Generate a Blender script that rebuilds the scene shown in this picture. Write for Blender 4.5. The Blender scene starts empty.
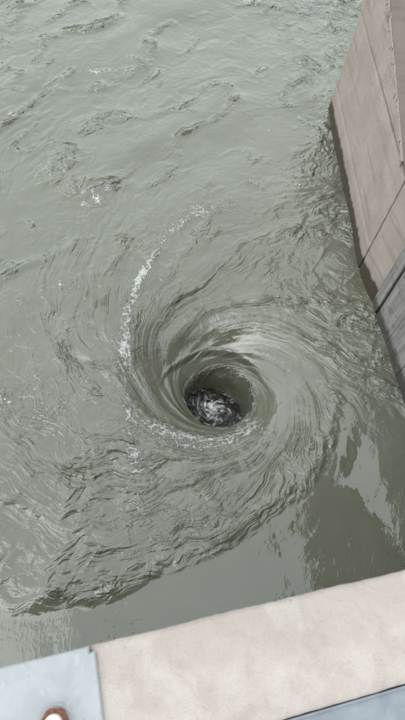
import bpy, bmesh, math, random
import numpy as np
from mathutils import Matrix, Vector

random.seed(4)
scn = bpy.context.scene
col = scn.collection

# ------------------------------------------------------------------ camera
CAM_H = 8.0
cam_d = bpy.data.cameras.new('camera')
cam = bpy.data.objects.new('camera', cam_d); col.objects.link(cam)
cam_d.sensor_fit = 'VERTICAL'; cam_d.sensor_height = 36.0; cam_d.sensor_width = 20.25
cam_d.lens = 28.0
cam_d.clip_start = 0.05; cam_d.clip_end = 3000
_down = Vector((128 - 202.5, -(705 - 360), -560.0)).normalized()      # world down seen by the lens
_up = -_down; _fw = Vector((0, 0, -1))
_y = (_fw - _up * _fw.dot(_up)).normalized(); _x = _y.cross(_up)
rot = Matrix((_x, _y, _up))
cam.matrix_world = Matrix.Translation((0, 0, CAM_H)) @ rot.to_4x4()
cam_d.dof.use_dof = True; cam_d.dof.focus_distance = 9.3; cam_d.dof.aperture_fstop = 6.3
scn.camera = cam

# ------------------------------------------------------------------ sky, sun, exposure
SUN_EL, SUN_AZ = math.radians(58), math.radians(-135)
w = bpy.data.worlds.new('World'); scn.world = w; w.use_nodes = True
nt = w.node_tree; nt.nodes.clear()
sky = nt.nodes.new('ShaderNodeTexSky'); sky.sky_type = 'NISHITA'; sky.sun_disc = False
sky.sun_elevation = SUN_EL; sky.sun_rotation = SUN_AZ
sky.air_density = 1.0; sky.dust_density = 6.0; sky.ozone_density = 1.0
hsv = nt.nodes.new('ShaderNodeHueSaturation'); hsv.inputs['Saturation'].default_value = 0.22
bg = nt.nodes.new('ShaderNodeBackground'); bg.inputs['Strength'].default_value = 0.15
out = nt.nodes.new('ShaderNodeOutputWorld')
# overcast: an even cloud deck, a little brighter overhead, lets some of the clear-sky colour through
geo = nt.nodes.new('ShaderNodeTexCoord'); sp = nt.nodes.new('ShaderNodeSeparateXYZ'); nt.links.new(geo.outputs['Generated'], sp.inputs[0])
ovr = nt.nodes.new('ShaderNodeMapRange'); nt.links.new(sp.outputs[2], ovr.inputs[0])
ovr.inputs[1].default_value = 0; ovr.inputs[2].default_value = 1; ovr.inputs[3].default_value = 8.6; ovr.inputs[4].default_value = 5.7
tint = nt.nodes.new('ShaderNodeVectorMath'); tint.operation = 'SCALE'; tint.inputs[0].default_value = (.93, 1.0, 1.05)
nt.links.new(ovr.outputs[0], tint.inputs['Scale'])
mx = nt.nodes.new('ShaderNodeMix'); mx.data_type = 'RGBA'; mx.inputs[0].default_value = .85
nt.links.new(sky.outputs[0], hsv.inputs['Color']); nt.links.new(hsv.outputs[0], mx.inputs[6]); nt.links.new(tint.outputs[0], mx.inputs[7])
nt.links.new(mx.outputs[2], bg.inputs[0])
nt.links.new(bg.outputs[0], out.inputs[0])
sd = bpy.data.lights.new('sun', 'SUN'); sd.energy = 0.5; sd.angle = math.radians(60); sd.color = (1, .97, .92)
sun = bpy.data.objects.new('sun', sd); col.objects.link(sun)
_sdir = Vector((math.sin(SUN_AZ) * math.cos(SUN_EL), math.cos(SUN_AZ) * math.cos(SUN_EL), math.sin(SUN_EL)))
sun.rotation_euler = _sdir.to_track_quat('Z', 'Y').to_euler()
scn.view_settings.view_transform = 'Standard'; scn.view_settings.look = 'None'
scn.view_settings.gamma = 1.0; scn.view_settings.use_curve_mapping = False
scn.view_settings.exposure = 0.58
scn.render.engine = 'CYCLES'

# ------------------------------------------------------------------ helpers
def tag(o, label=None, cat=None, kind=None, group=None):
    if label: o['label'] = label
    if cat: o['category'] = cat
    if kind: o['kind'] = kind
    if group: o['group'] = group
    return o

def empty(name, loc=(0, 0, 0), rz=0):
    o = bpy.data.objects.new(name, None); col.objects.link(o)
    o.location = loc; o.rotation_euler[2] = rz; o.empty_display_size = .1
    return o

def mesh_obj(name, bm, mat, parent=None, smooth=False):
    me = bpy.data.meshes.new(name); bm.normal_update(); bm.to_mesh(me); bm.free()
    if smooth:
        for p in me.polygons: p.use_smooth = True
    o = bpy.data.objects.new(name, me); col.objects.link(o)
    if mat: me.materials.append(mat)
    if parent: o.parent = parent
    return o

class N:
    """small node-tree writer"""
    def __init__(s, name):
        s.m = bpy.data.materials.new(name); s.m.use_nodes = True
        s.t = s.m.node_tree; s.t.nodes.clear()
        s.out = s.t.nodes.new('ShaderNodeOutputMaterial')
        s.p = s.t.nodes.new('ShaderNodeBsdfPrincipled')
        s.t.links.new(s.p.outputs[0], s.out.inputs[0])
    def n(s, typ, **kw):
        nd = s.t.nodes.new(typ)
        for k, v in kw.items(): setattr(nd, k, v)
        return nd
    def put(s, sock, v):
        if isinstance(v, bpy.types.NodeSocket): s.t.links.new(v, sock)
        else: sock.default_value = v
    def math(s, op, a, b=0.0, c=None, clamp=False):
        nd = s.n('ShaderNodeMath', operation=op, use_clamp=clamp)
        s.put(nd.inputs[0], a); s.put(nd.inputs[1], b)
        if c is not None: s.put(nd.inputs[2], c)
        return nd.outputs[0]
    def ramp(s, v, lo, hi, a=0.0, b=1.0):
        nd = s.n('ShaderNodeMapRange', interpolation_type='SMOOTHSTEP')
        s.put(nd.inputs[0], v); s.put(nd.inputs[1], lo); s.put(nd.inputs[2], hi); s.put(nd.inputs[3], a); s.put(nd.inputs[4], b)
        return nd.outputs[0]
    def mix(s, f, a, b):
        nd = s.n('ShaderNodeMix', data_type='RGBA')
        s.put(nd.inputs[0], f); s.put(nd.inputs[6], a); s.put(nd.inputs[7], b)
        return nd.outputs[2]
    def noise(s, vec, scale, detail=4, rough=.55, dist=0.0, scl=None, typ='FBM'):
        if scl is not None:
            mp = s.n('ShaderNodeMapping'); s.put(mp.inputs[0], vec); mp.inputs[3].default_value = scl; vec = mp.outputs[0]
        nd = s.n('ShaderNodeTexNoise'); nd.noise_type = typ
        s.put(nd.inputs['Vector'], vec); s.put(nd.inputs['Scale'], scale); s.put(nd.inputs['Detail'], detail)
        s.put(nd.inputs['Roughness'], rough); s.put(nd.inputs['Distortion'], dist)
        return nd.outputs[0]
    def bump(s, h, dist, strength=1.0, normal=None):
        nd = s.n('ShaderNodeBump'); s.put(nd.inputs['Height'], h); s.put(nd.inputs['Distance'], dist); s.put(nd.inputs['Strength'], strength)
        if normal is not None: s.put(nd.inputs['Normal'], normal)
        return nd.outputs[0]
    def attr(s, name, sock='Fac'):
        nd = s.n('ShaderNodeAttribute'); nd.attribute_name = name
        return nd.outputs[sock]
    def pos(s):
        return s.n('ShaderNodeNewGeometry').outputs['Position']
    def sep(s, v):
        nd = s.n('ShaderNodeSeparateXYZ'); s.put(nd.inputs[0], v); return nd.outputs

def rgb(r, g, b): return (r, g, b, 1.0)

# ------------------------------------------------------------------ materials
def mat_concrete(name, base, dark, light, wet=True, speck=1.0, rough=.85, u=(0.18, -0.98)):
    m = N(name); P = m.pos(); x, y, z = m.sep(P)
    # along-wall coordinate for streaks
    along = m.math('ADD', m.math('MULTIPLY', x, u[0]), m.math('MULTIPLY', y, u[1]))
    cmb = m.n('ShaderNodeCombineXYZ'); m.put(cmb.inputs[0], along); m.put(cmb.inputs[1], 0.0); m.put(cmb.inputs[2], z)
    S = cmb.outputs[0]
    big = m.noise(P, 1.3, 5, .6, .4)
    c = m.mix(m.ramp(big, .36, .66), rgb(*base), rgb(*light))
    hor = m.noise(S, 1.0, 5, .6, .3, scl=(.55, 1, 5.5))             # lift / board lines run along the wall
    c = m.mix(m.math('MULTIPLY', m.ramp(hor, .5, .68), .6), c, rgb(*dark))
    ver = m.noise(S, 1.0, 4, .6, .5, scl=(7.0, 1, .5))              # run-down stains
    c = m.mix(m.math('MULTIPLY', m.ramp(ver, .54, .72), .28), c, rgb(*dark))
    fine = m.noise(P, 42, 5, .65)
    c = m.mix(m.math('MULTIPLY', m.ramp(fine, .55, .75), .35 * speck), c, rgb(*dark))
    pit = m.noise(P, 110, 2, .5)
    pits = m.ramp(pit, .68, .74)
    c = m.mix(m.math('MULTIPLY', pits, .5 * speck), c, rgb(dark[0]*.5, dark[1]*.5, dark[2]*.5))
    r = rough
    if wet:
        edge = m.math('ADD', z, m.math('MULTIPLY', m.math('SUBTRACT', m.noise(S, 1.0, 5, .6, 0, scl=(5.0, 1, 2.0)), .5), .24))
        wetf = m.ramp(edge, .27, .38, 1.0, 0.0)
        alg = m.mix(m.noise(P, 14, 4, .6), rgb(.030, .026, .017), rgb(.075, .060, .038))
        c = m.mix(m.math('MULTIPLY', wetf, .92), c, alg)
        damp = m.math('MULTIPLY', m.ramp(edge, .2, .75, .4, 0.0), m.math('SUBTRACT', 1.0, wetf))
        c = m.mix(damp, c, rgb(*dark))
        r = m.math('SUBTRACT', rough, m.math('MULTIPLY', wetf, .5))
    m.put(m.p.inputs['Base Color'], c); m.put(m.p.inputs['Roughness'], r); m.p.inputs['IOR'].default_value = 1.12
    h = m.math('ADD', m.math('MULTIPLY', fine, .5), m.math('MULTIPLY', hor, .5))
    h = m.math('SUBTRACT', h, m.math('MULTIPLY', pits, .4))
    m.put(m.p.inputs['Normal'], m.bump(h, .012, .7))
    return m.m

M_WALL = mat_concrete('wing_concrete', (.415, .362, .318), (.30, .255, .22), (.475, .42, .373))
M_CAP = mat_concrete('wall_top_concrete', (.215, .183, .16), (.15, .126, .11), (.25, .215, .19), wet=False)
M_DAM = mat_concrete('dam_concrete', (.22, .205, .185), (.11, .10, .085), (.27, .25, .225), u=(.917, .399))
M_GIRD = mat_concrete('girder_concrete', (.21, .20, .17), (.13, .12, .10), (.25, .235, .20), wet=False)
M_DECK = mat_concrete('deck_concrete', (.33, .31, .28), (.2, .185, .17), (.38, .36, .33), wet=False)

def mat_kerb():
    m = N('kerb_concrete'); P = m.pos()
    big = m.noise(P, 6, 5, .6, .5)
    c = m.mix(m.ramp(big, .35, .68), rgb(.43, .378, .338), rgb(.52, .468, .425))
    st = m.noise(P, 17, 5, .62, .6)
    c = m.mix(m.math('MULTIPLY', m.ramp(st, .50, .70), .42), c, rgb(.37, .32, .282))
    lt = m.noise(P, 11, 5, .6, .8)
    c = m.mix(m.math('MULTIPLY', m.ramp(lt, .55, .72), .35), c, rgb(.58, .535, .50))
    f = m.noise(P, 260, 4, .65)
    c = m.mix(m.math('MULTIPLY', m.ramp(f, .52, .66), .55), c, rgb(.33, .285, .25))
    ck = m.n('ShaderNodeTexVoronoi', feature='DISTANCE_TO_EDGE'); ck.inputs['Scale'].default_value = 4.5
    cw = m.n('ShaderNodeTexNoise'); cw.inputs['Scale'].default_value = 14; m.put(cw.inputs['Vector'], P)
    cva = m.n('ShaderNodeVectorMath', operation='MULTIPLY_ADD'); m.put(cva.inputs[0], cw.outputs['Color']); cva.inputs[1].default_value = (.12, .12, .12); m.put(cva.inputs[2], P)
    m.put(ck.inputs['Vector'], cva.outputs[0])
    crack = m.math('MULTIPLY', m.ramp(ck.outputs['Distance'], 0.0, .012, 1.0, 0.0), m.ramp(m.noise(P, 5, 2), .52, .6))
    c = m.mix(m.math('MULTIPLY', crack, .12), c, rgb(.24, .2, .175))
    pit = m.ramp(m.noise(P, 130, 3, .6), .70, .76)
    c = m.mix(m.math('MULTIPLY', pit, .35), c, rgb(.26, .215, .19))
    m.put(m.p.inputs['Base Color'], c); m.put(m.p.inputs['Roughness'], .9)
    h = m.math('SUBTRACT', m.math('ADD', m.math('MULTIPLY', st, .6), m.math('MULTIPLY', f, .3)), m.math('MULTIPLY', pit, .5))
    m.put(m.p.inputs['Normal'], m.bump(h, .004, .8))
    return m.m
M_KERB = mat_kerb()

def mat_paint(name, a, b, worn, amount=.55):
    m = N(name); P = m.pos()
    c = m.mix(m.ramp(m.noise(P, 12, 5, .6, .7), .35, .65), rgb(*a), rgb(*b))
    wr = m.ramp(m.noise(P, 23, 6, .65, .5), amount, amount + .1)
    c = m.mix(m.math('MULTIPLY', wr, .75), c, rgb(*worn))
    rs = m.ramp(m.noise(P, 34, 5, .65, .5), .60, .70)
    c = m.mix(m.math('MULTIPLY', rs, .45), c, rgb(.25, .15, .09))
    m.put(m.p.inputs['Base Color'], c); m.put(m.p.inputs['Roughness'], .55)
    m.put(m.p.inputs['Normal'], m.bump(m.math('ADD', wr, m.noise(P, 90, 3)), .0015, .5))
    return m.m
M_PLATE = mat_paint('pale_blue_paint', (.35, .378, .392), (.41, .43, .438), (.47, .46, .45))
M_CHAN = mat_paint('grey_blue_paint', (.22, .25, .28), (.27, .30, .325), (.34, .35, .36), .6)

def mat_simple(name, a, b, scale, rough, metal=0.0, bd=.002):
    m = N(name); P = m.pos(); nz = m.noise(P, scale, 5, .62, .3)
    m.put(m.p.inputs['Base Color'], m.mix(m.ramp(nz, .36, .66), rgb(*a), rgb(*b)))
    m.put(m.p.inputs['Roughness'], rough); m.put(m.p.inputs['Metallic'], metal)
    m.put(m.p.inputs['Normal'], m.bump(nz, bd, .7))
    return m.m
M_RUST = mat_simple('rusty_steel', (.16, .06, .032), (.30, .13, .075), 120, .85)
M_BOLT = mat_simple('pale_bolt_end', (.72, .70, .68), (.82, .81, .80), 150, .5)
M_SLOT = mat_simple('dark_opening_black', (.012, .012, .011), (.025, .024, .02), 30, .6)  # near-black standing for shade inside the gate slot; reused on tower windows
M_BANK = mat_simple('wooded_bank', (.03, .04, .018), (.07, .08, .035), .15, .95, 0, .5)

def mat_gate():
    m = N('weathered_gate_steel'); P = m.pos(); x, y, z = m.sep(P)
    al = m.math('SUBTRACT', m.math('MULTIPLY', x, .3), m.math('MULTIPLY', y, .954))
    cmb = m.n('ShaderNodeCombineXYZ'); m.put(cmb.inputs[0], al); m.put(cmb.inputs[2], z)
    v = m.noise(cmb.outputs[0], 1.0, 5, .6, .3, scl=(14, 1, .8))
    c = m.mix(m.ramp(v, .35, .68), rgb(.24, .233, .226), rgb(.37, .36, .35))
    b = m.noise(P, 5, 5, .6)
    c = m.mix(m.math('MULTIPLY', m.ramp(b, .5, .7), .5), c, rgb(.11, .095, .085))
    wetf = m.ramp(m.math('ADD', z, m.math('MULTIPLY', b, .3)), .28, .42, 1.0, 0.0)
    c = m.mix(m.math('MULTIPLY', wetf, .85), c, rgb(.035, .033, .03))
    m.put(m.p.inputs['Base Color'], c); m.put(m.p.inputs['Roughness'], m.math('SUBTRACT', .75, m.math('MULTIPLY', wetf, .4)))
    m.put(m.p.inputs['Normal'], m.bump(v, .008, .6))
    return m.m
M_GATE = mat_gate()

def mat_water():
    m = N('murky_water'); P = m.pos(); F = m.attr('flow', 'Vector')
    foam = m.attr('foam'); chop = m.attr('chop'); step = m.attr('steps')
    # body colour: silty green, slightly varied
    c = m.mix(m.ramp(m.noise(P, .7, 4, .6, .6), .35, .65), rgb(.128, .135, .092), rgb(.146, .153, .108))
    # foam: lacy threads between bubbles, broken up along the flow
    fn = m.noise(F, 2.2, 5, .65, .9)
    fi = m.noise(P, 13, 5, .7, .8)
    wrp = m.n('ShaderNodeTexNoise'); wrp.inputs['Scale'].default_value = 5.0; m.put(wrp.inputs['Vector'], P)
    wv = m.n('ShaderNodeVectorMath', operation='MULTIPLY_ADD'); m.put(wv.inputs[0], wrp.outputs['Color']); wv.inputs[1].default_value = (.22, .22, .22); m.put(wv.inputs[2], P)
    def cells(sc, wd):
        vo = m.n('ShaderNodeTexVoronoi', feature='DISTANCE_TO_EDGE'); m.put(vo.inputs['Vector'], wv.outputs[0]); vo.inputs['Scale'].default_value = sc
        return m.ramp(vo.outputs['Distance'], 0.0, wd, 1.0, 0.0)
    lace = m.math('ADD', m.math('MULTIPLY', cells(8, .16), .42), m.math('MULTIPLY', cells(19, .22), .30))
    tot = m.math('ADD', m.math('ADD', foam, lace), m.math('MULTIPLY', m.math('SUBTRACT', m.math('ADD', fn, fi), 1.0), 1.9))
    ff = m.math('MULTIPLY', m.ramp(tot, .82, 1.46), m.ramp(foam, .06, .24))
    c = m.mix(m.math('MULTIPLY', ff, .88), c, rgb(.62, .63, .59))
    m.put(m.p.inputs['Base Color'], c)
    m.put(m.p.inputs['Roughness'], m.math('ADD', .03, m.math('MULTIPLY', ff, .5)))
    m.put(m.p.inputs['IOR'], 2.05)
    # small steep wavelets: height steps along the contour lines of a drawn-out noise, flat in between
    def steps(v, k, w, lev=(.42, .5, .58)):
        h = None
        for l in lev:
            t = m.ramp(v, l-w, l+w)
            h = t if h is None else m.math('ADD', h, t)
        return h
    n1 = m.noise(F, .95, 4, .55, .7)
    n2 = m.noise(F, 2.9, 3, .55, 1.2)
    n3 = m.noise(P, 4.2, 3, .5, 1.2)
    pat = m.ramp(m.noise(P, .8, 3, .6, .9), .50, .66)
    pa2 = m.ramp(m.noise(F, .33, 3, .6, .5), .42, .60)
    pd = m.ramp(m.noise(P, 1.9, 3, .6, .6), .40, .60)
    h1 = m.math('MULTIPLY', steps(n1, 3, .07), m.math('MULTIPLY', step, m.math('MULTIPLY', m.math('ADD', .2, m.math('MULTIPLY', pd, .8)), m.math('ADD', .25, m.math('MULTIPLY', pa2, .75)))))
    pb = m.ramp(m.noise(F, 1.25, 3, .6, .6), .44, .60)
    pc = m.ramp(m.noise(P, 2.6, 3, .6, .6), .40, .58)
    h2 = m.math('MULTIPLY', steps(n2, 2, .08, (.44, .57)), m.math('MULTIPLY', step, m.math('MULTIPLY', m.math('MULTIPLY', pb, pc), m.math('ADD', .3, m.math('MULTIPLY', pa2, .7)))))
    h3 = m.math('MULTIPLY', steps(n3, 2, .07, (.43, .55)), m.math('MULTIPLY', step, pat))
    nb = m.bump(m.math('MULTIPLY', h1, 1.0), .015, 1.0)
    nb = m.bump(h2, .008, 1.0, nb)
    nb = m.bump(h3, .012, 1.0, nb)
    # short steep wavelets gathered along the creases of the open water
    px, py, pz = m.sep(P)
    cu = m.math('MULTIPLY', m.math('ADD', m.math('MULTIPLY', px, .5), m.math('MULTIPLY', py, .87)), .5)
    cv = m.math('SUBTRACT', m.math('MULTIPLY', py, .5), m.math('MULTIPLY', px, .87))
    cc = m.n('ShaderNodeCombineXYZ'); m.put(cc.inputs[0], cu); m.put(cc.inputs[1], cv)
    n6 = m.noise(cc.outputs[0], 3.6, 2, .5, .8)
    h6 = m.math('MULTIPLY', steps(n6, 2, .07, (.42, .54)), m.attr('crease'))
    nb = m.bump(h6, .027, 1.0, nb)
    # low soft ripple everywhere
    r2 = m.noise(P, 3.4, 3, .5, .8)
    nb = m.bump(m.math('MULTIPLY', r2, chop), .030, 1.0, nb)
    cap = m.math('MULTIPLY', m.ramp(m.noise(P, 1.0, 3, .6, .5), .46, .62), m.math('SUBTRACT', 1.0, chop))
    nb = m.bump(m.math('MULTIPLY', m.noise(P, 15, 2, .5, 1.0, scl=(1.0, .45, 1)), cap), .0045, 1.0, nb)
    nb = m.bump(m.math('MULTIPLY', fi, ff), .03, 1.0, nb)
    m.put(m.p.inputs['Normal'], nb)
    return m.m
M_WATER = mat_water()

def mat_foam():
    m = N('churned_foam'); P = m.pos(); sw = m.attr('swirl', 'Vector')
    n1 = m.noise(sw, 2.2, 6, .66, 1.2); n2 = m.noise(P, 9, 5, .7, .8)
    v = m.math('ADD', m.math('MULTIPLY', n1, .55), m.math('MULTIPLY', n2, .45))
    v = m.math('SUBTRACT', v, m.math('MULTIPLY', m.attr('hole_shade'), .12))
    c = m.mix(m.ramp(v, .40, .60), rgb(.02, .02, .016), rgb(.90, .90, .88))  # near-black around the foam is the hole's darkness put into the colour
    m.put(m.p.inputs['Base Color'], c); m.put(m.p.inputs['Roughness'], .4)
    m.put(m.p.inputs['Normal'], m.bump(n2, .05, .6))
    return m.m
M_FOAM = mat_foam()

# ------------------------------------------------------------------ numpy gradient noise
_rng = np.random.RandomState(11)
_perm = np.concatenate([_rng.permutation(256)] * 3).astype(np.int32)
_g = _rng.normal(size=(256, 3)).astype(np.float32); _g /= np.linalg.norm(_g, axis=1)[:, None]
def perlin(x, y, z):
    xi = np.floor(x); yi = np.floor(y); zi = np.floor(z)
    fx = (x - xi).astype(np.float32); fy = (y - yi).astype(np.float32); fz = (z - zi).astype(np.float32)
    xi = xi.astype(np.int32) & 255; yi = yi.astype(np.int32) & 255; zi = zi.astype(np.int32) & 255
    u = fx*fx*fx*(fx*(fx*6-15)+10); v = fy*fy*fy*(fy*(fy*6-15)+10); t = fz*fz*fz*(fz*(fz*6-15)+10)
    def g(i, j, k):
        h = _g[_perm[_perm[_perm[xi+i] + yi+j] + zi+k]]
        return h[..., 0]*(fx-i) + h[..., 1]*(fy-j) + h[..., 2]*(fz-k)
    a = g(0,0,0); a += u*(g(1,0,0)-a); b = g(0,1,0); b += u*(g(1,1,0)-b); a += v*(b-a)
    c = g(0,0,1); c += u*(g(1,0,1)-c); d = g(0,1,1); d += u*(g(1,1,1)-d); c += v*(d-c)
    return a + t*(c-a)
def sstep(a, b, x):
    t = np.clip((x-a)/(b-a), 0.0, 1.0); return t*t*(3-2*t)

# ------------------------------------------------------------------ water with the whirlpool
CX, CY = .42, 4.90
def build_water():
    NA = 1320
    lr = np.concatenate([np.linspace(math.log(.36), math.log(13.5), 890), np.linspace(math.log(13.9), math.log(900), 36)])
    r1 = np.exp(lr); th1 = np.linspace(0, 2*np.pi, NA, endpoint=False)
    r, th = np.meshgrid(r1, th1, indexing='ij'); r = r.astype(np.float32); th = th.astype(np.float32)
    L = np.log(r)
    # spiral phase: tight inside the funnel, open outside
    g = np.interp(lr, [math.log(.4), math.log(.9), math.log(1.8), math.log(5), math.log(14), math.log(900)],
                  np.cumsum([0, 3.6*math.log(.9/.4), 2.3*math.log(2), 1.2*math.log(5/1.8), 1.0*math.log(14/5), 0]))
    g = g - np.interp(math.log(2.4), lr, g)
    al = th + g[:, None].astype(np.float32)
    X = CX + r*np.cos(th); Y = CY + r*np.sin(th); one = np.ones_like(X)
    wa = sstep(.8, 2.2, r)
    w1 = perlin(X*.55, Y*.55, one*.3); w2 = perlin(X*1.5, Y*1.5, one*6.3); w3 = perlin(X*.55+40, Y*.55, one*3.3); w4 = perlin(X*1.5, Y*1.5+40, one*9.3)
    w5 = perlin(X*4.0, Y*4.0, one*12.3)
    al = al + wa*(.75*w1 + .30*w2 + .10*w5)/np.clip(r, 1, 9)**.6
    L = L + wa*(.55*w3 + .25*w4)/np.clip(r, 1, 9)**.6
    ca, sa = np.cos(al), np.sin(al)
    def flow(b, a, off): return perlin(L*a + off, ca*b + off*1.7, sa*b - off*.6)
    thd = np.degrees(th) % 360
    # --- funnel
    prof_r = np.array([.34, .40, .44, .48, .52, .55, .58, .61, .66, .80, 1.0, 1.2, 1.45, 1.7, 2.1, 2.7, 3.5, 5, 8, 900])
    prof_z = -np.array([3.3, 2.8, 2.4, 2.0, 1.62, 1.34, 1.08, .90, .81, .66, .475, .325, .205, .135, .080, .044, .023, .009, 0, 0])
    wob = 1 + .05*flow(1.3, .8, 3.1) - (.02 + .10*sstep(.65, 1.1, r))*np.cos(th - 2.5)
    z = np.interp(np.log(r*wob), np.log(prof_r), prof_z).astype(np.float32)
    # smooth the kinks of the table
    k = np.ones(9)/9.0
    zz = z.copy()
    for j in range(-4, 5): zz += np.roll(z, j, axis=0)
    zz /= 10.0; zz[:5] = z[:5]; zz[-40:] = z[-40:]; z = zz
    # --- edge of the bowl along the foam line on its left side
    et = np.array([60, 100, 111, 121, 132, 146, 168, 188, 213, 232, 248, 271, 296, 319, 350])
    er = np.array([4.4, 3.9, 3.55, 3.12, 2.62, 2.2, 1.80, 1.68, 1.62, 1.52, 1.36, 1.20, 1.02, .92, .85])
    re = np.interp(thd, et, er) * (1 + .10*flow(2.2, 1.5, 8.2) + .06*flow(6, 3, 2.2) + .03*flow(14, 7, 2.9))
    wgt = sstep(85, 135, thd) * (1 - sstep(230, 290, thd))
    d_e = (re - r)
    z -= .05*wgt*sstep(-.05, .40, d_e) * sstep(.75, 1.1, r)
    # --- torn lip of the throat and the folded crest above it
    rl = .60*(1 + .16*flow(1.4, .3, 70.) + .10*flow(5, .5, 72.) + .05*flow(14, .8, 74.)) + .03*np.cos(th)
    z -= .10*sstep(.012, -.03, r - rl)
    z += .022*np.exp(-((r-rl-.02)/.025)**2)
    rs = np.interp(thd, [0, 30, 55, 101, 137, 163, 188, 215, 240, 360], [.80, .82, .82, .84, .86, .92, 1.06, 1.3, 1.55, 1.6])*(1 + .06*flow(3, .6, 80.) + .02*flow(9, 1, 82.))
    ws = sstep(20, 70, thd)*(1-sstep(150, 200, thd))
    z -= .07*ws*sstep(.02, -.05, r - rs)
    z += .015*ws*np.exp(-((r-rs-.03)/.03)**2)
    # --- rim of the churned ring (lower side): spiral ridge, calm water outside it
    rim_t = np.radians(np.array([-150, -117, -96, -65, -26, 10, 40]))
    rim_r = np.array([7.2, 4.45, 3.22, 2.40, 2.04, 1.95, 1.9])
    ths = (th + np.pi) % (2*np.pi) - np.pi
    rr = np.interp(ths, rim_t, rim_r) * (1 + .035*flow(3.0, 2.0, 5.5) + .012*flow(11, 5, 7.5))
    inw = sstep(math.radians(-150), math.radians(-125), ths) * (1 - sstep(math.radians(-12), math.radians(22), ths))
    d_r = (r - rr)/np.clip(rr/2.4, 1, 2.2)
    calm = inw * sstep(-.01, .13, d_r/(1 + .5*sstep(2.6, 4.5, rr)))
    calw = inw * sstep(-.55, .25, d_r)
    flat = inw*sstep(.0, .55, d_r)
    z = z*(1-flat) + flat*(np.interp(np.log(rr), np.log(prof_r), prof_z) - .004)
    rf = np.clip(2.4/rr, .1, 1)**2
    z -= .03*rf*inw*sstep(-.25, .10, d_r)
    z += .020*rf*inw*np.exp(-((d_r+.09)/.08)**2)
    # --- waves
    near = sstep(.5, .9, r)
    patch = .35 + .65*sstep(-.18, .22, flow(2.2, 1.2, 21.0)) 
    far = sstep(2.6, 5.0, r)
    chop = (1 - .97*calm)
    ring = sstep(.8, 1.5, r)*(1 - sstep(2.6, 4.5, r))
    amp_d = np.where(r > 13.5, np.exp(-(r-13.5)/8), 1.0)
    # broad spiral arms
    z += near*(1-.97*calw)*amp_d*(.050*flow(1.7, 1.0, 1.3)*np.clip(r, .4, 2.2) + .030*flow(3.4, 1.6, 4.4)*np.clip(r, .4, 2.5))
    # crested streaks, several widths
    for b, a, off, am in ((6, 3.4, 9.1, .20), (11, 5.5, 12.7, .17), (21, 10, 17.3, .13), (40, 17, 23.9, .10)):
        lam = r/b
        wt = sstep(.03, .07, lam)*(1 - sstep(.30, .55, lam))
        n = flow(b, a, off)
        rid = .45*n - .8*np.abs(n)
        z += sstep(1.1, 2.1, r)*chop*amp_d*patch*wt*am*lam*rid*.9
    # boils and cross chop in open water
    wx = X + .35*perlin(X*.8, Y*.8, 3.0*np.ones_like(X)); wy = Y + .35*perlin(X*.8+9, Y*.8, 7.0*np.ones_like(X))
    pat2 = .2 + .8*sstep(-.12, .28, perlin(wx*.55, wy*.55, 1.5*np.ones_like(X)))
    crease = np.zeros_like(z)
    for lam, am, zo in ((1.6, .24, .5), (.85, .15, 5.5), (.5, .06, 9.5)):
        sc = 1/lam
        u_ = (wx*.50+wy*.87)*sc*.50; v_ = (wy*.50-wx*.87)*sc
        n = perlin(u_, v_, zo*one)
        z += amp_d*chop*(.12 + .88*far)*sstep(1.4, 2.6, r)*am*(.7*n + .55*np.sqrt(n*n+.004))*(1.0 if lam > .9 else .4 + .9*crease)
        if lam > .9: crease = np.maximum(crease, np.exp(-(n/.045)**2)*(1.0 if lam > 1.5 else .75))
    n = perlin((wx*.42+wy*.90)*.45/.62, (wy*.42-wx*.90)/.62, 71.5*one)
    crease = np.maximum(crease, .65*np.exp(-(n/.06)**2)*sstep(-.05, .2, perlin(wx*.7+11, wy*.7, 53.3*one)))
    crease *= sstep(-.20, .10, perlin(wx*1.6+5, wy*1.6, 33.3*one))
    for lam, am, zo in ((.30, .030, 19.5), (.16, .014, 24.5)):
        sc = 1/lam
        u_ = (wx*.50+wy*.87)*sc*.50; v_ = (wy*.50-wx*.87)*sc
        n = perlin(u_, v_, zo*one)
        z += amp_d*chop*(.10 + .90*far)*sstep(1.4, 2.6, r)*am*(.5*n - .8*np.abs(n))*(.12*pat2 + 1.9*crease)
    # gentle swell on the calm water
    z += calm*amp_d*(.010*perlin(X*1.1, Y*1.1, 2.2*np.ones_like(X)) + .0035*perlin(X*3.3, Y*2.2, 4.2*np.ones_like(X)))
    # circular folds inside the throat
    inn = (1 - sstep(.85, 1.5, r))
    dr = inn*(.05*flow(1.3, 2.5, 41.0) + .012*flow(3.5, 5, 44.0) - .004*np.abs(flow(6, 9, 47.0)))
    rx = r + dr*r
    X = CX + rx*np.cos(th); Y = CY + rx*np.sin(th)
    # --- foam amount
    fo = np.zeros_like(z)
    brk = .78 + .7*np.clip(flow(4, 3, 90.) + .5*flow(11, 6, 92.), -.5, .5)
    arc = sstep(88, 108, thd)*(1-sstep(225, 250, thd))
    fo = np.maximum(fo, (np.exp(-(d_e/.12)**2)*.80 + .36*np.exp(-((d_e+.10)/.35)**2))*arc*brk*(1 + .35*(1-sstep(120, 165, thd))))
    lipn = sstep(205, 235, thd)*(1-sstep(318, 350, thd))
    fo = np.maximum(fo, (np.exp(-((d_e-.10)/.22)**2)*.72 + .36*np.exp(-((d_e)/.45)**2))*lipn*(.5+.5*brk))
    fo = np.maximum(fo, .95*np.exp(-((r-rl-.012)/.022)**2)*(.5+.5*brk))
    fo = np.maximum(fo, .62*ws*np.exp(-((r-rs-.02)/.02)**2)*brk)
    tail = np.array([[-1.02, 4.01], [-.82, 3.35], [-.62, 2.95]])
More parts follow.
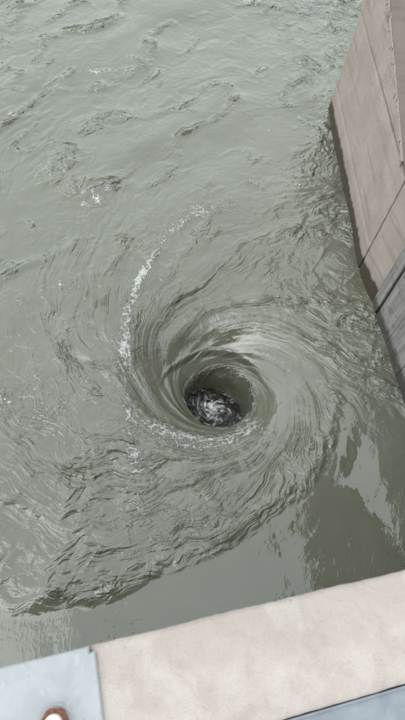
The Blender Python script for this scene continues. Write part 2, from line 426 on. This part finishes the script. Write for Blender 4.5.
    for a_, b_ in zip(tail[:-1], tail[1:]):
        ab = b_-a_; t_ = np.clip(((X-a_[0])*ab[0] + (Y-a_[1])*ab[1])/(ab@ab), 0, 1)
        dd = np.hypot(X-a_[0]-t_*ab[0], Y-a_[1]-t_*ab[1]); fo = np.maximum(fo, 1.0*np.exp(-(dd/.15)**2)*brk)
    for sx, sy, sr, sa_ in SPOTS: fo = np.maximum(fo, sa_*np.exp(-(((X-sx)**2+(Y-sy)**2)/sr**2)))
    fo = np.maximum(fo, .42*ring*sstep(.12, .4, flow(5, 1.6, 61.0)))
    fo = fo*(1-calm) + .25*crease*far
    z += fo*.006
    # --- write the mesh
    nr = len(lr); nv = nr*NA
    co = np.stack([X, Y, z], -1).reshape(-1, 3).astype(np.float32)
    i = np.arange(nr-1)[:, None]*NA; j = np.arange(NA)[None, :]; j2 = (j+1) % NA
    q = np.stack([i+j, i+NA+j, i+NA+j2, i+j2], -1).reshape(-1, 4)
    me = bpy.data.meshes.new('water')
    me.vertices.add(nv); me.vertices.foreach_set('co', co.ravel())
    nq = len(q); me.loops.add(nq*4); me.loops.foreach_set('vertex_index', q.ravel().astype(np.int32))
    me.polygons.add(nq); me.polygons.foreach_set('loop_start', np.arange(0, nq*4, 4, dtype=np.int32))
    me.polygons.foreach_set('use_smooth', np.ones(nq, dtype=bool))
    me.update(calc_edges=True)
    at = me.attributes.new('foam', 'FLOAT', 'POINT'); at.data.foreach_set('value', fo.ravel().astype(np.float32))
    ch = (1 - .88*calm)
    ch = ch*(1 - .55*far)
    ch = ch*(.25 + .75*sstep(.7, 1.3, r))
    at = me.attributes.new('chop', 'FLOAT', 'POINT'); at.data.foreach_set('value', ch.ravel().astype(np.float32))
    stp = (1 - .99*calm)*(.30+.70*patch)*(.06 + .94*sstep(1.0, 1.9, r))*((1-far) + far*(.24 + 1.3*crease + 1.2*np.exp(-(np.clip((2.47 - .19*(Y-8.55)) - X, 0, 9)/.8)**2)*sstep(6.5, 8, Y)))
    stp = stp*(1 + .5*sstep(1.9, 3.0, r))
    at = me.attributes.new('steps', 'FLOAT', 'POINT'); at.data.foreach_set('value', stp.ravel().astype(np.float32))
    at = me.attributes.new('crease', 'FLOAT', 'POINT'); at.data.foreach_set('value', (crease*sstep(2.2, 3.6, r)*(1-calm)).ravel().astype(np.float32))
    fl = np.stack([L*4.2, ca*13, sa*13], -1).reshape(-1).astype(np.float32)
    at = me.attributes.new('flow', 'FLOAT_VECTOR', 'POINT'); at.data.foreach_set('vector', fl)
    me.materials.append(M_WATER)
    o = bpy.data.objects.new('water', me); col.objects.link(o)
    tag(o, 'murky grey green water drawn into a deep spiral whirlpool', kind='structure')
    return o
SPOTS = [(-3.95, 12.35, .20, .95), (-3.7, 12.5, .15, .9), (-2.75, 8.3, .2, .95), (-2.95, 8.1, .14, .85), (-2.6, 8.6, .12, .8), (-2.7, 6.0, .16, .8),
         (-2.9, 3.55, .35, .7), (-2.3, 3.4, .3, .6), (-.75, 8.55, .25, .8), (-5.2, 10.2, .12, .8), (-3.3, 5.4, .1, .85), (.4, 11.6, .1, .85), (1.2, 9.9, .12, .8)]
build_water()

# foam seething at the bottom of the throat
def build_throat_foam():
    n = 120
    bm = bmesh.new(); vs = []
    g = np.linspace(-1, 1, n); gx, gy = np.meshgrid(g, g, indexing='ij')
    rr = np.maximum(np.abs(gx), np.abs(gy)); ang = np.arctan2(gy, gx)
    R = rr*.56; x = R*np.cos(ang); y = R*np.sin(ang)
    one = np.ones_like(x)
    h = .14*perlin(x*3+3, y*3, one*.5) + .05*np.abs(perlin(x*8, y*8, one*4.5))
    z = -1.50 + h*1.3 - .16*np.clip((y-.15)/.4, 0, 1)
    for a, b, c in zip(x.ravel(), y.ravel(), z.ravel()): vs.append(bm.verts.new((a, b, c)))
    for i in range(n-1):
        for j in range(n-1): bm.faces.new((vs[i*n+j], vs[(i+1)*n+j], vs[(i+1)*n+j+1], vs[i*n+j+1]))
    o = mesh_obj('foam', bm, M_FOAM, smooth=True)
    tw = ang + 3.0*rr; sv = np.stack([rr*1.6*np.cos(tw), rr*1.6*np.sin(tw), 0*rr], -1).reshape(-1).astype(np.float32)
    at = o.data.attributes.new('swirl', 'FLOAT_VECTOR', 'POINT'); at.data.foreach_set('vector', sv)
    cp = np.clip(np.hypot(x+.05, (y-.06)*1.1)/.40, 0, 1)**1.5
    at = o.data.attributes.new('hole_shade', 'FLOAT', 'POINT'); at.data.foreach_set('value', cp.ravel().astype(np.float32))
    o.location = (CX, CY, 0)
    tag(o, 'white churned foam at the bottom of the whirlpool hole', kind='stuff')
build_throat_foam()

# ------------------------------------------------------------------ wing wall on the right
def prism(bm, pts, z0, ztop, jitter=0):
    """closed prism over a plan polygon; ztop may be a list of heights per corner"""
    zt = ztop if isinstance(ztop, (list, tuple)) else [ztop]*len(pts)
    lo = [bm.verts.new((p[0], p[1], z0 if not isinstance(z0, (list, tuple)) else z0[i])) for i, p in enumerate(pts)]
    hi = [bm.verts.new((p[0], p[1], zt[i])) for i, p in enumerate(pts)]
    n = len(pts)
    bm.faces.new(lo[::-1]); bm.faces.new(hi)
    for i in range(n): bm.faces.new((lo[i], lo[(i+1) % n], hi[(i+1) % n], hi[i]))
    bmesh.ops.recalc_face_normals(bm, faces=bm.faces)

PA0, PA1 = Vector((1.70, 12.82)), Vector((2.585, 7.92+.0))   # far corner, joint where the wall bends
PA1 = PA0 + (Vector((2.47, 8.55)) - PA0).normalized()*5.06
PB1 = Vector((2.885, 7.12))
def wall_panel(p0, p1, s0, s1, z0, z1, proud, name, parent, mat, depth=.28, rough=.004, seg=.08):
    """slab of the wall face: front surface gridded and slightly uneven, edges worn"""
    d = (p1-p0).normalized(); nrm = Vector((d.y, -d.x))        # into the wall is +x side
    if nrm.x < 0: nrm = -nrm
    ns = max(2, int((s1-s0)/seg)); nz = max(2, int((max(z1[0], z1[1])-min(z0))/seg))
    bm = bmesh.new(); G = []
    for i in range(ns+1):
        t = i/ns; s = s0 + (s1-s0)*t; rowv = []
        a0 = z0[0]+(z0[1]-z0[0])*t; a1 = z1[0]+(z1[1]-z1[0])*t
        for k in range(nz+1):
            z = a0+(a1-a0)*k/nz
            ed = 1 if (i in (0, ns) or k in (0, nz)) else 0
            off = -proud + random.uniform(-1, 1)*rough*(.5 if not ed else 0) + ed*(.006+random.random()*.006)
            p = p0 + d*s + nrm*off
            rowv.append(bm.verts.new((p.x, p.y, z)))
        G.append(rowv)
    for i in range(ns):
        for k in range(nz): bm.faces.new((G[i][k], G[i+1][k], G[i+1][k+1], G[i][k+1]))
    # sides and back
    border = [G[i][0] for i in range(ns+1)] + [G[ns][k] for k in range(1, nz+1)] + [G[i][nz] for i in range(ns-1, -1, -1)] + [G[0][k] for k in range(nz-1, 0, -1)]
    back = [bm.verts.new((v.co.x+nrm.x*depth, v.co.y+nrm.y*depth, v.co.z)) for v in border]
    n = len(border)
    for i in range(n): bm.faces.new((border[i], border[(i+1) % n], back[(i+1) % n], back[i]))
    bm.faces.new(back)
    bmesh.ops.recalc_face_normals(bm, faces=bm.faces)
    return mesh_obj(name, bm, mat, parent)

def build_wing_wall():
    root = empty('wing_wall', (0, 0, 0))
    tag(root, 'pale concrete wing wall with a dark algae band rising from the water', 'wall')
    LA = (PA1-PA0).length; LB = (PB1-PA1).length
    top = lambda s: 3.57 - .27*s                              # sloping arris
    # core behind the panels
    dA = (PA1-PA0).normalized(); nA = Vector((-dA.y, dA.x));  nA = nA if nA.x > 0 else -nA
    dB = (PB1-PA1).normalized(); nB = Vector((-dB.y, dB.x));  nB = nB if nB.x > 0 else -nB
    c0 = PA0 + nA*.03; c1 = PA1 + nA*.03; c2 = PB1 + nB*.03
    far = Vector((5.6, 0))
    bm = bmesh.new()
    prism(bm, [c0+dA*.03, c1, c2-dB*.02, c2-dB*.02+far, c0+dA*.03+far], -2.5, [top(0)-.02, top(LA)-.02, top(LA+LB)-.02, top(LA+LB)-.02, top(0)-.02])
    mesh_obj('wall_core', bm, M_CAP, root)
    # face panels in lifts
    lifts = [(-2.2, .655), (.661, 2.27), (2.276, None)]
    pr = [.012, .006, .010]
    for (a, b), p in zip(lifts, pr):
        za = (a, a); zb = (b, b) if b is not None else (top(0), top(LA-.01))
        if b is None or b < 2.2 or True:
            if b is not None and b > top(LA): zb = (b, min(b, top(LA-.01)-.01))
            if a > 2.2: za = (a, a); 
        if a > 2.2:
            # upper lift tapers out where the arris comes down
            send = (3.57-2.30)/.27
            wall_panel(PA0, PA1, 0, min(LA, send), za, (top(0), max(2.29, top(min(LA, send)))), p, 'concrete_panel', root, M_WALL)
        else:
            wall_panel(PA0, PA1, 0, LA-.022, za, zb, p, 'concrete_panel', root, M_WALL)
    wall_panel(PA1, PB1, .018, LB, (-2.2, -2.2), (top(LA), top(LA+LB)), .004, 'concrete_panel', root, M_WALL)
    # chipped arris along the sloping top: broken stretches of pale edge
    bm = bmesh.new(); s = .85; prev = None; dep = .06
    while s < LA - .35:
        dep = min(.20, max(.012, dep + random.uniform(-.045, .045)))
        if random.random() < .12: dep = random.uniform(.02, .16)
        rowv = []
        for k in range(5):
            t = k/4
            off = .0155 + (0 if k in (0, 4) else .004 + random.random()*.009) - (.013 if k == 4 else 0)
            p = PA0 + dA*(s + random.uniform(-.006, .006)) - nA*off
            rowv.append(bm.verts.new((p.x, p.y, top(s) + .004 - dep*t)))
        if prev and random.random() > .10:
            for k in range(4): bm.faces.new((prev[k], rowv[k], rowv[k+1], prev[k+1]))
        prev = rowv; s += random.uniform(.018, .04)
    o = mesh_obj('chipped_edge', bm, M_CHIP, root); o['label'] = 'broken pale edge along the wall top'
    # top slab
    bm = bmesh.new()
    e0, e1, e2 = PA0 - nA*.004, PA1 - nA*.004, PB1 - nB*.004
    prism(bm, [e0+nA*.006, e1+nA*.006, e2+nB*.006, e2+far, e0+far], [top(0)-.015, top(LA)-.015, top(LA+LB)-.015, top(LA+LB)-.015, top(0)-.015],
          [top(0)+.012, top(LA)+.012, top(LA+LB)+.012, top(LA+LB)+.012, top(0)+.012])
    mesh_obj('wall_top', bm, M_CAP, root)
M_CHIP = mat_simple('broken_concrete', (.34, .305, .265), (.46, .415, .37), 40, .9, 0, .006)
build_wing_wall()

# ------------------------------------------------------------------ gate leaf, guide and slot
G0 = Vector((2.955, 6.87)); G1 = Vector((4.30, 2.62))
def build_gate():
    d = (G1-G0).normalized(); nrm = Vector((-d.y, d.x)); nrm = nrm if nrm.x > 0 else -nrm
    root = empty('gate_leaf', (G0.x, G0.y, 0)); inv = Vector((G0.x, G0.y, 0))
    tag(root, 'grey weathered gate leaf standing in the water against the wing wall', 'gate')
    L = (G1-G0).length
    def slab(name, s0, s1, f, b, z0, z1, mat, bev=.006):
        bm = bmesh.new()
        pts = [G0+d*s0+nrm*f, G0+d*s1+nrm*f, G0+d*s1+nrm*b, G0+d*s0+nrm*b]
        prism(bm, [(p.x-inv.x, p.y-inv.y) for p in pts], z0, z1)
        if bev: bmesh.ops.bevel(bm, geom=bm.edges[:], offset=bev, segments=1, affect='EDGES')
        return mesh_obj(name, bm, mat, root)
    zt = 1.30
    s = .07
    wds = [.62, .66, .6, .64, .62, .66, .6]
    for wd in wds:
        e = min(s+wd, L)
        slab('skin_plate', s, e-.008, random.uniform(-.003, .003), .05, -2.0, zt, M_GATE)
        s = e
    slab('top_beam', .06, L, .056, .20, 1.0, zt+.05, M_GATE)
    slab('slot_shade', .012, .068, .03, .09, -2.0, zt+.02, M_SLOT, 0)  # near-black strip painted in for the shade of the open slot
    # guide: the grey strip between wall and slot
    g = empty('gate_guide', (PB1.x, PB1.y, 0)); tag(g, 'narrow grey steel guide strip between wing wall and gate slot', 'gate guide')
    q0 = PB1 + (G0-PB1).normalized()*.006; q1 = G0
    bm = bmesh.new(); pts = [q0, q1+Vector((0, 0)), q1+nrm*.5, q0+nrm*.5]
    prism(bm, [(p.x-PB1.x, p.y-PB1.y) for p in pts], -2.0, 1.75)
    bmesh.ops.bevel(bm, geom=bm.edges[:], offset=.008, segments=1, affect='EDGES')
    mesh_obj('guide_plate', bm, M_GATE, g)
build_gate()

# haunched footbridge girder above the gate, seen as the dark wedge mirrored in the calm water
def build_girder():
    d = (G1-G0).normalized(); nrm = Vector((-d.y, d.x)); nrm = nrm if nrm.x > 0 else -nrm
    a = G0 + nrm*.25
    root = empty('footbridge', (a.x, a.y, 0)); tag(root, 'dark concrete footbridge girder spanning above the gate leaf', 'footbridge')
    def web(name, prof, w0, w1):
        bm = bmesh.new()
        f = [bm.verts.new((d.x*s_+nrm.x*w0, d.y*s_+nrm.y*w0, h_)) for s_, h_ in prof]
        k = [bm.verts.new((d.x*s_+nrm.x*w1, d.y*s_+nrm.y*w1, h_)) for s_, h_ in prof]
        n = len(prof); bm.faces.new(f); bm.faces.new(k[::-1])
        for i in range(n): bm.faces.new((f[i], k[i], k[(i+1) % n], f[(i+1) % n]))
        bmesh.ops.recalc_face_normals(bm, faces=bm.faces)
        mesh_obj(name, bm, M_GIRD, root)
    web('girder', [(.95, 3.45), (2.0, 3.2), (2.9, 2.75), (3.45, 2.45), (5.2, 1.80), (5.2, 6.75), (3.36, 6.45), (1.94, 6.0), (1.30, 5.35)], 0, .10)
    web('deck', [(1.6, 6.3), (5.2, 7.15), (5.2, 7.3), (1.6, 6.45)], .1, 1.6)
build_girder()

# gate tower beyond the frame to the right: its dark bulk is mirrored in the left side of the whirlpool
def build_tower():
    t = empty('gate_tower', (9.2, 7.2, 0)); tag(t, 'tall dark concrete gate tower standing behind the wing wall', 'tower')
    bm = bmesh.new(); prism(bm, [(-2, -5), (2, -5), (2, 10), (-2, 10)], -2.5, 7.6)
    bmesh.ops.bevel(bm, geom=bm.edges[:], offset=.08, segments=1, affect='EDGES'); mesh_obj('tower_wall', bm, M_GIRD, t)
    bm = bmesh.new(); prism(bm, [(-2.35, -5.3), (2.35, -5.3), (2.35, 10.3), (-2.35, 10.3)], 7.605, 7.9); mesh_obj('tower_roof', bm, M_GIRD, t)
    for i in range(6):
        y0 = -4.2 + i*2.4
        bm = bmesh.new(); prism(bm, [(-2.06, y0), (-1.9, y0), (-1.9, y0+1.3), (-2.06, y0+1.3)], 4.8, 6.6); mesh_obj('window', bm, M_SLOT, t)
build_tower()

# ------------------------------------------------------------------ dam under the camera and its kerb
ZK = 6.6
U = Vector((.917, .399)).normalized(); NW = Vector((-U.y, U.x)); KO = Vector((-.110, .094))
def kerb_pt(s, d): p = KO + U*s + NW*d; return p
rzk = math.atan2(U.y, U.x)
def local_box(bm, s0, s1, d0, d1, z0, z1):
    vs = [bm.verts.new((s, d, z)) for z in (z0, z1) for s, d in ((s0, d0), (s1, d0), (s1, d1), (s0, d1))]
    for f in ((3, 2, 1, 0), (4, 5, 6, 7), (0, 1, 5, 4), (1, 2, 6, 5), (2, 3, 7, 6), (3, 0, 4, 7)): bm.faces.new([vs[i] for i in f])

def build_dam():
    dam = empty('dam', (KO.x, KO.y, 0), rzk); tag(dam, 'shaded concrete dam face dropping to the water below the kerb', 'dam')
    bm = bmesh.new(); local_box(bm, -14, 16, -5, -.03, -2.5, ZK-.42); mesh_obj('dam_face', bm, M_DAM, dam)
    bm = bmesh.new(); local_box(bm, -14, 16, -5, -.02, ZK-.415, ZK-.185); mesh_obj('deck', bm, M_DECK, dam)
    # kerb: worn edge, uneven
    k = empty('kerb', (KO.x, KO.y, ZK), rzk); tag(k, 'pale pinkish concrete kerb along the edge above the water', 'kerb')
    def stretch(s0, s1, name='kerb_stone'):
        bm = bmesh.new(); ns = max(4, int((s1-s0)/.012)) if s1-s0 < 2.2 else int((s1-s0)/.05)
        ring = []
        base = [(-.232, -.18), (-.232, -.010), (-.222, 0.0), (-.18, .001), (-.12, 0.0), (-.06, .0015), (-.014, 0.0), (-.004, -.004), (0, -.014), (0, -.18)]
        for i in range(ns+1):
            s = s0+(s1-s0)*i/ns
            w1 = .0012*math.sin(s*5.1)+.0008*math.sin(s*23+1)+random.uniform(-1, 1)*.0008
            ring.append([bm.verts.new((s, d+(w1 if d > -.03 else -w1*.6 if d < -.2 else 0), z+random.uniform(-1, 1)*.0005)) for d, z in base])
        nb = len(base)
        for i in range(ns):
            for k_ in range(nb): bm.faces.new((ring[i][k_], ring[i+1][k_], ring[i+1][(k_+1) % nb], ring[i][(k_+1) % nb]))
        bm.faces.new(ring[0]); bm.faces.new(ring[-1][::-1])
        bmesh.ops.recalc_face_normals(bm, faces=bm.faces)
        return mesh_obj(name, bm, M_KERB, k, smooth=True)
    stretch(-6, -.002); stretch(.002, 1.9); stretch(1.906, 9)
    # anchor plate with nut
    pl = empty('anchor_plate', (KO.x, KO.y, ZK), rzk); tag(pl, 'pale blue painted steel plate with rusty nut bolted to the kerb', 'steel plate')
    bm = bmesh.new(); local_box(bm, -.46, .010, -.236, -.003, .003, .015)
    ver = [e for e in bm.edges if abs(e.verts[0].co.z-e.verts[1].co.z) > .005]
    bmesh.ops.bevel(bm, geom=ver, offset=.012, segments=4, affect='EDGES')
    tope = [e for e in bm.edges if e.verts[0].co.z > .0149 and e.verts[1].co.z > .0149]
    bmesh.ops.bevel(bm, geom=tope, offset=.003, segments=2, affect='EDGES')
    mesh_obj('plate', bm, M_PLATE, pl)
    for sx in (-.085, -.375):
        dy = -.128
        bm = bmesh.new(); bmesh.ops.create_cone(bm, cap_ends=True, segments=28, radius1=.038, radius2=.036, depth=.004, matrix=Matrix.Translation((sx, dy, .017)))
        mesh_obj('washer', bm, M_PLATE, pl)
        bm = bmesh.new(); bmesh.ops.create_cone(bm, cap_ends=True, segments=6, radius1=.031, radius2=.030, depth=.026, matrix=Matrix.Translation((sx, dy, .032)) @ Matrix.Rotation(.35, 4, 'Z'))
        bmesh.ops.bevel(bm, geom=bm.edges[:], offset=.0035, segments=2, affect='EDGES')
        nut = mesh_obj('nut', bm, M_RUST, pl)
        bm = bmesh.new(); bmesh.ops.create_cone(bm, cap_ends=True, segments=24, radius1=.0175, radius2=.016, depth=.03, matrix=Matrix.Translation((sx, dy, .055)))
        bmesh.ops.bevel(bm, geom=[e for e in bm.edges if e.calc_face_angle(0) > .5], offset=.002, segments=1, affect='EDGES')
        mesh_obj('bolt', bm, M_BOLT, nut)
    # blue channel behind the kerb
    ch = empty('steel_channel', (KO.x, KO.y, ZK), rzk); tag(ch, 'grey blue painted steel channel running behind the kerb', 'steel channel')
    bm = bmesh.new(); local_box(bm, .06, 6, -.36, -.242, -.035, -.026); mesh_obj('web', bm, M_CHAN, ch)
    bm = bmesh.new(); local_box(bm, .06, 6, -.241, -.236, -.09, -.018); mesh_obj('flange', bm, M_CHAN, ch)
    bm = bmesh.new(); local_box(bm, .06, 6, -.366, -.361, -.09, -.018); mesh_obj('flange', bm, M_CHAN, ch)
build_dam()

# ------------------------------------------------------------------ far banks that close the basin
def build_bank():
    bm = bmesh.new(); n = 160; R = [150, 165, 185, 230, 330, 520]; Hs = [-1.5, 2.5, 13, 22, 30, 20]
    rows = []
    for rr_, hh in zip(R, Hs):
        rows.append([bm.verts.new((rr_*math.cos(2*math.pi*i/n), rr_*math.sin(2*math.pi*i/n), hh*(1+.25*math.sin(i*.41)+random.uniform(-.15, .15)) if hh > 0 else hh)) for i in range(n)])
    for a, b in zip(rows[:-1], rows[1:]):
        for i in range(n): bm.faces.new((a[i], a[(i+1) % n], b[(i+1) % n], b[i]))
    bmesh.ops.recalc_face_normals(bm, faces=bm.faces)
    o = mesh_obj('hills', bm, M_BANK); tag(o, 'wooded banks around the basin', kind='structure')
build_bank()
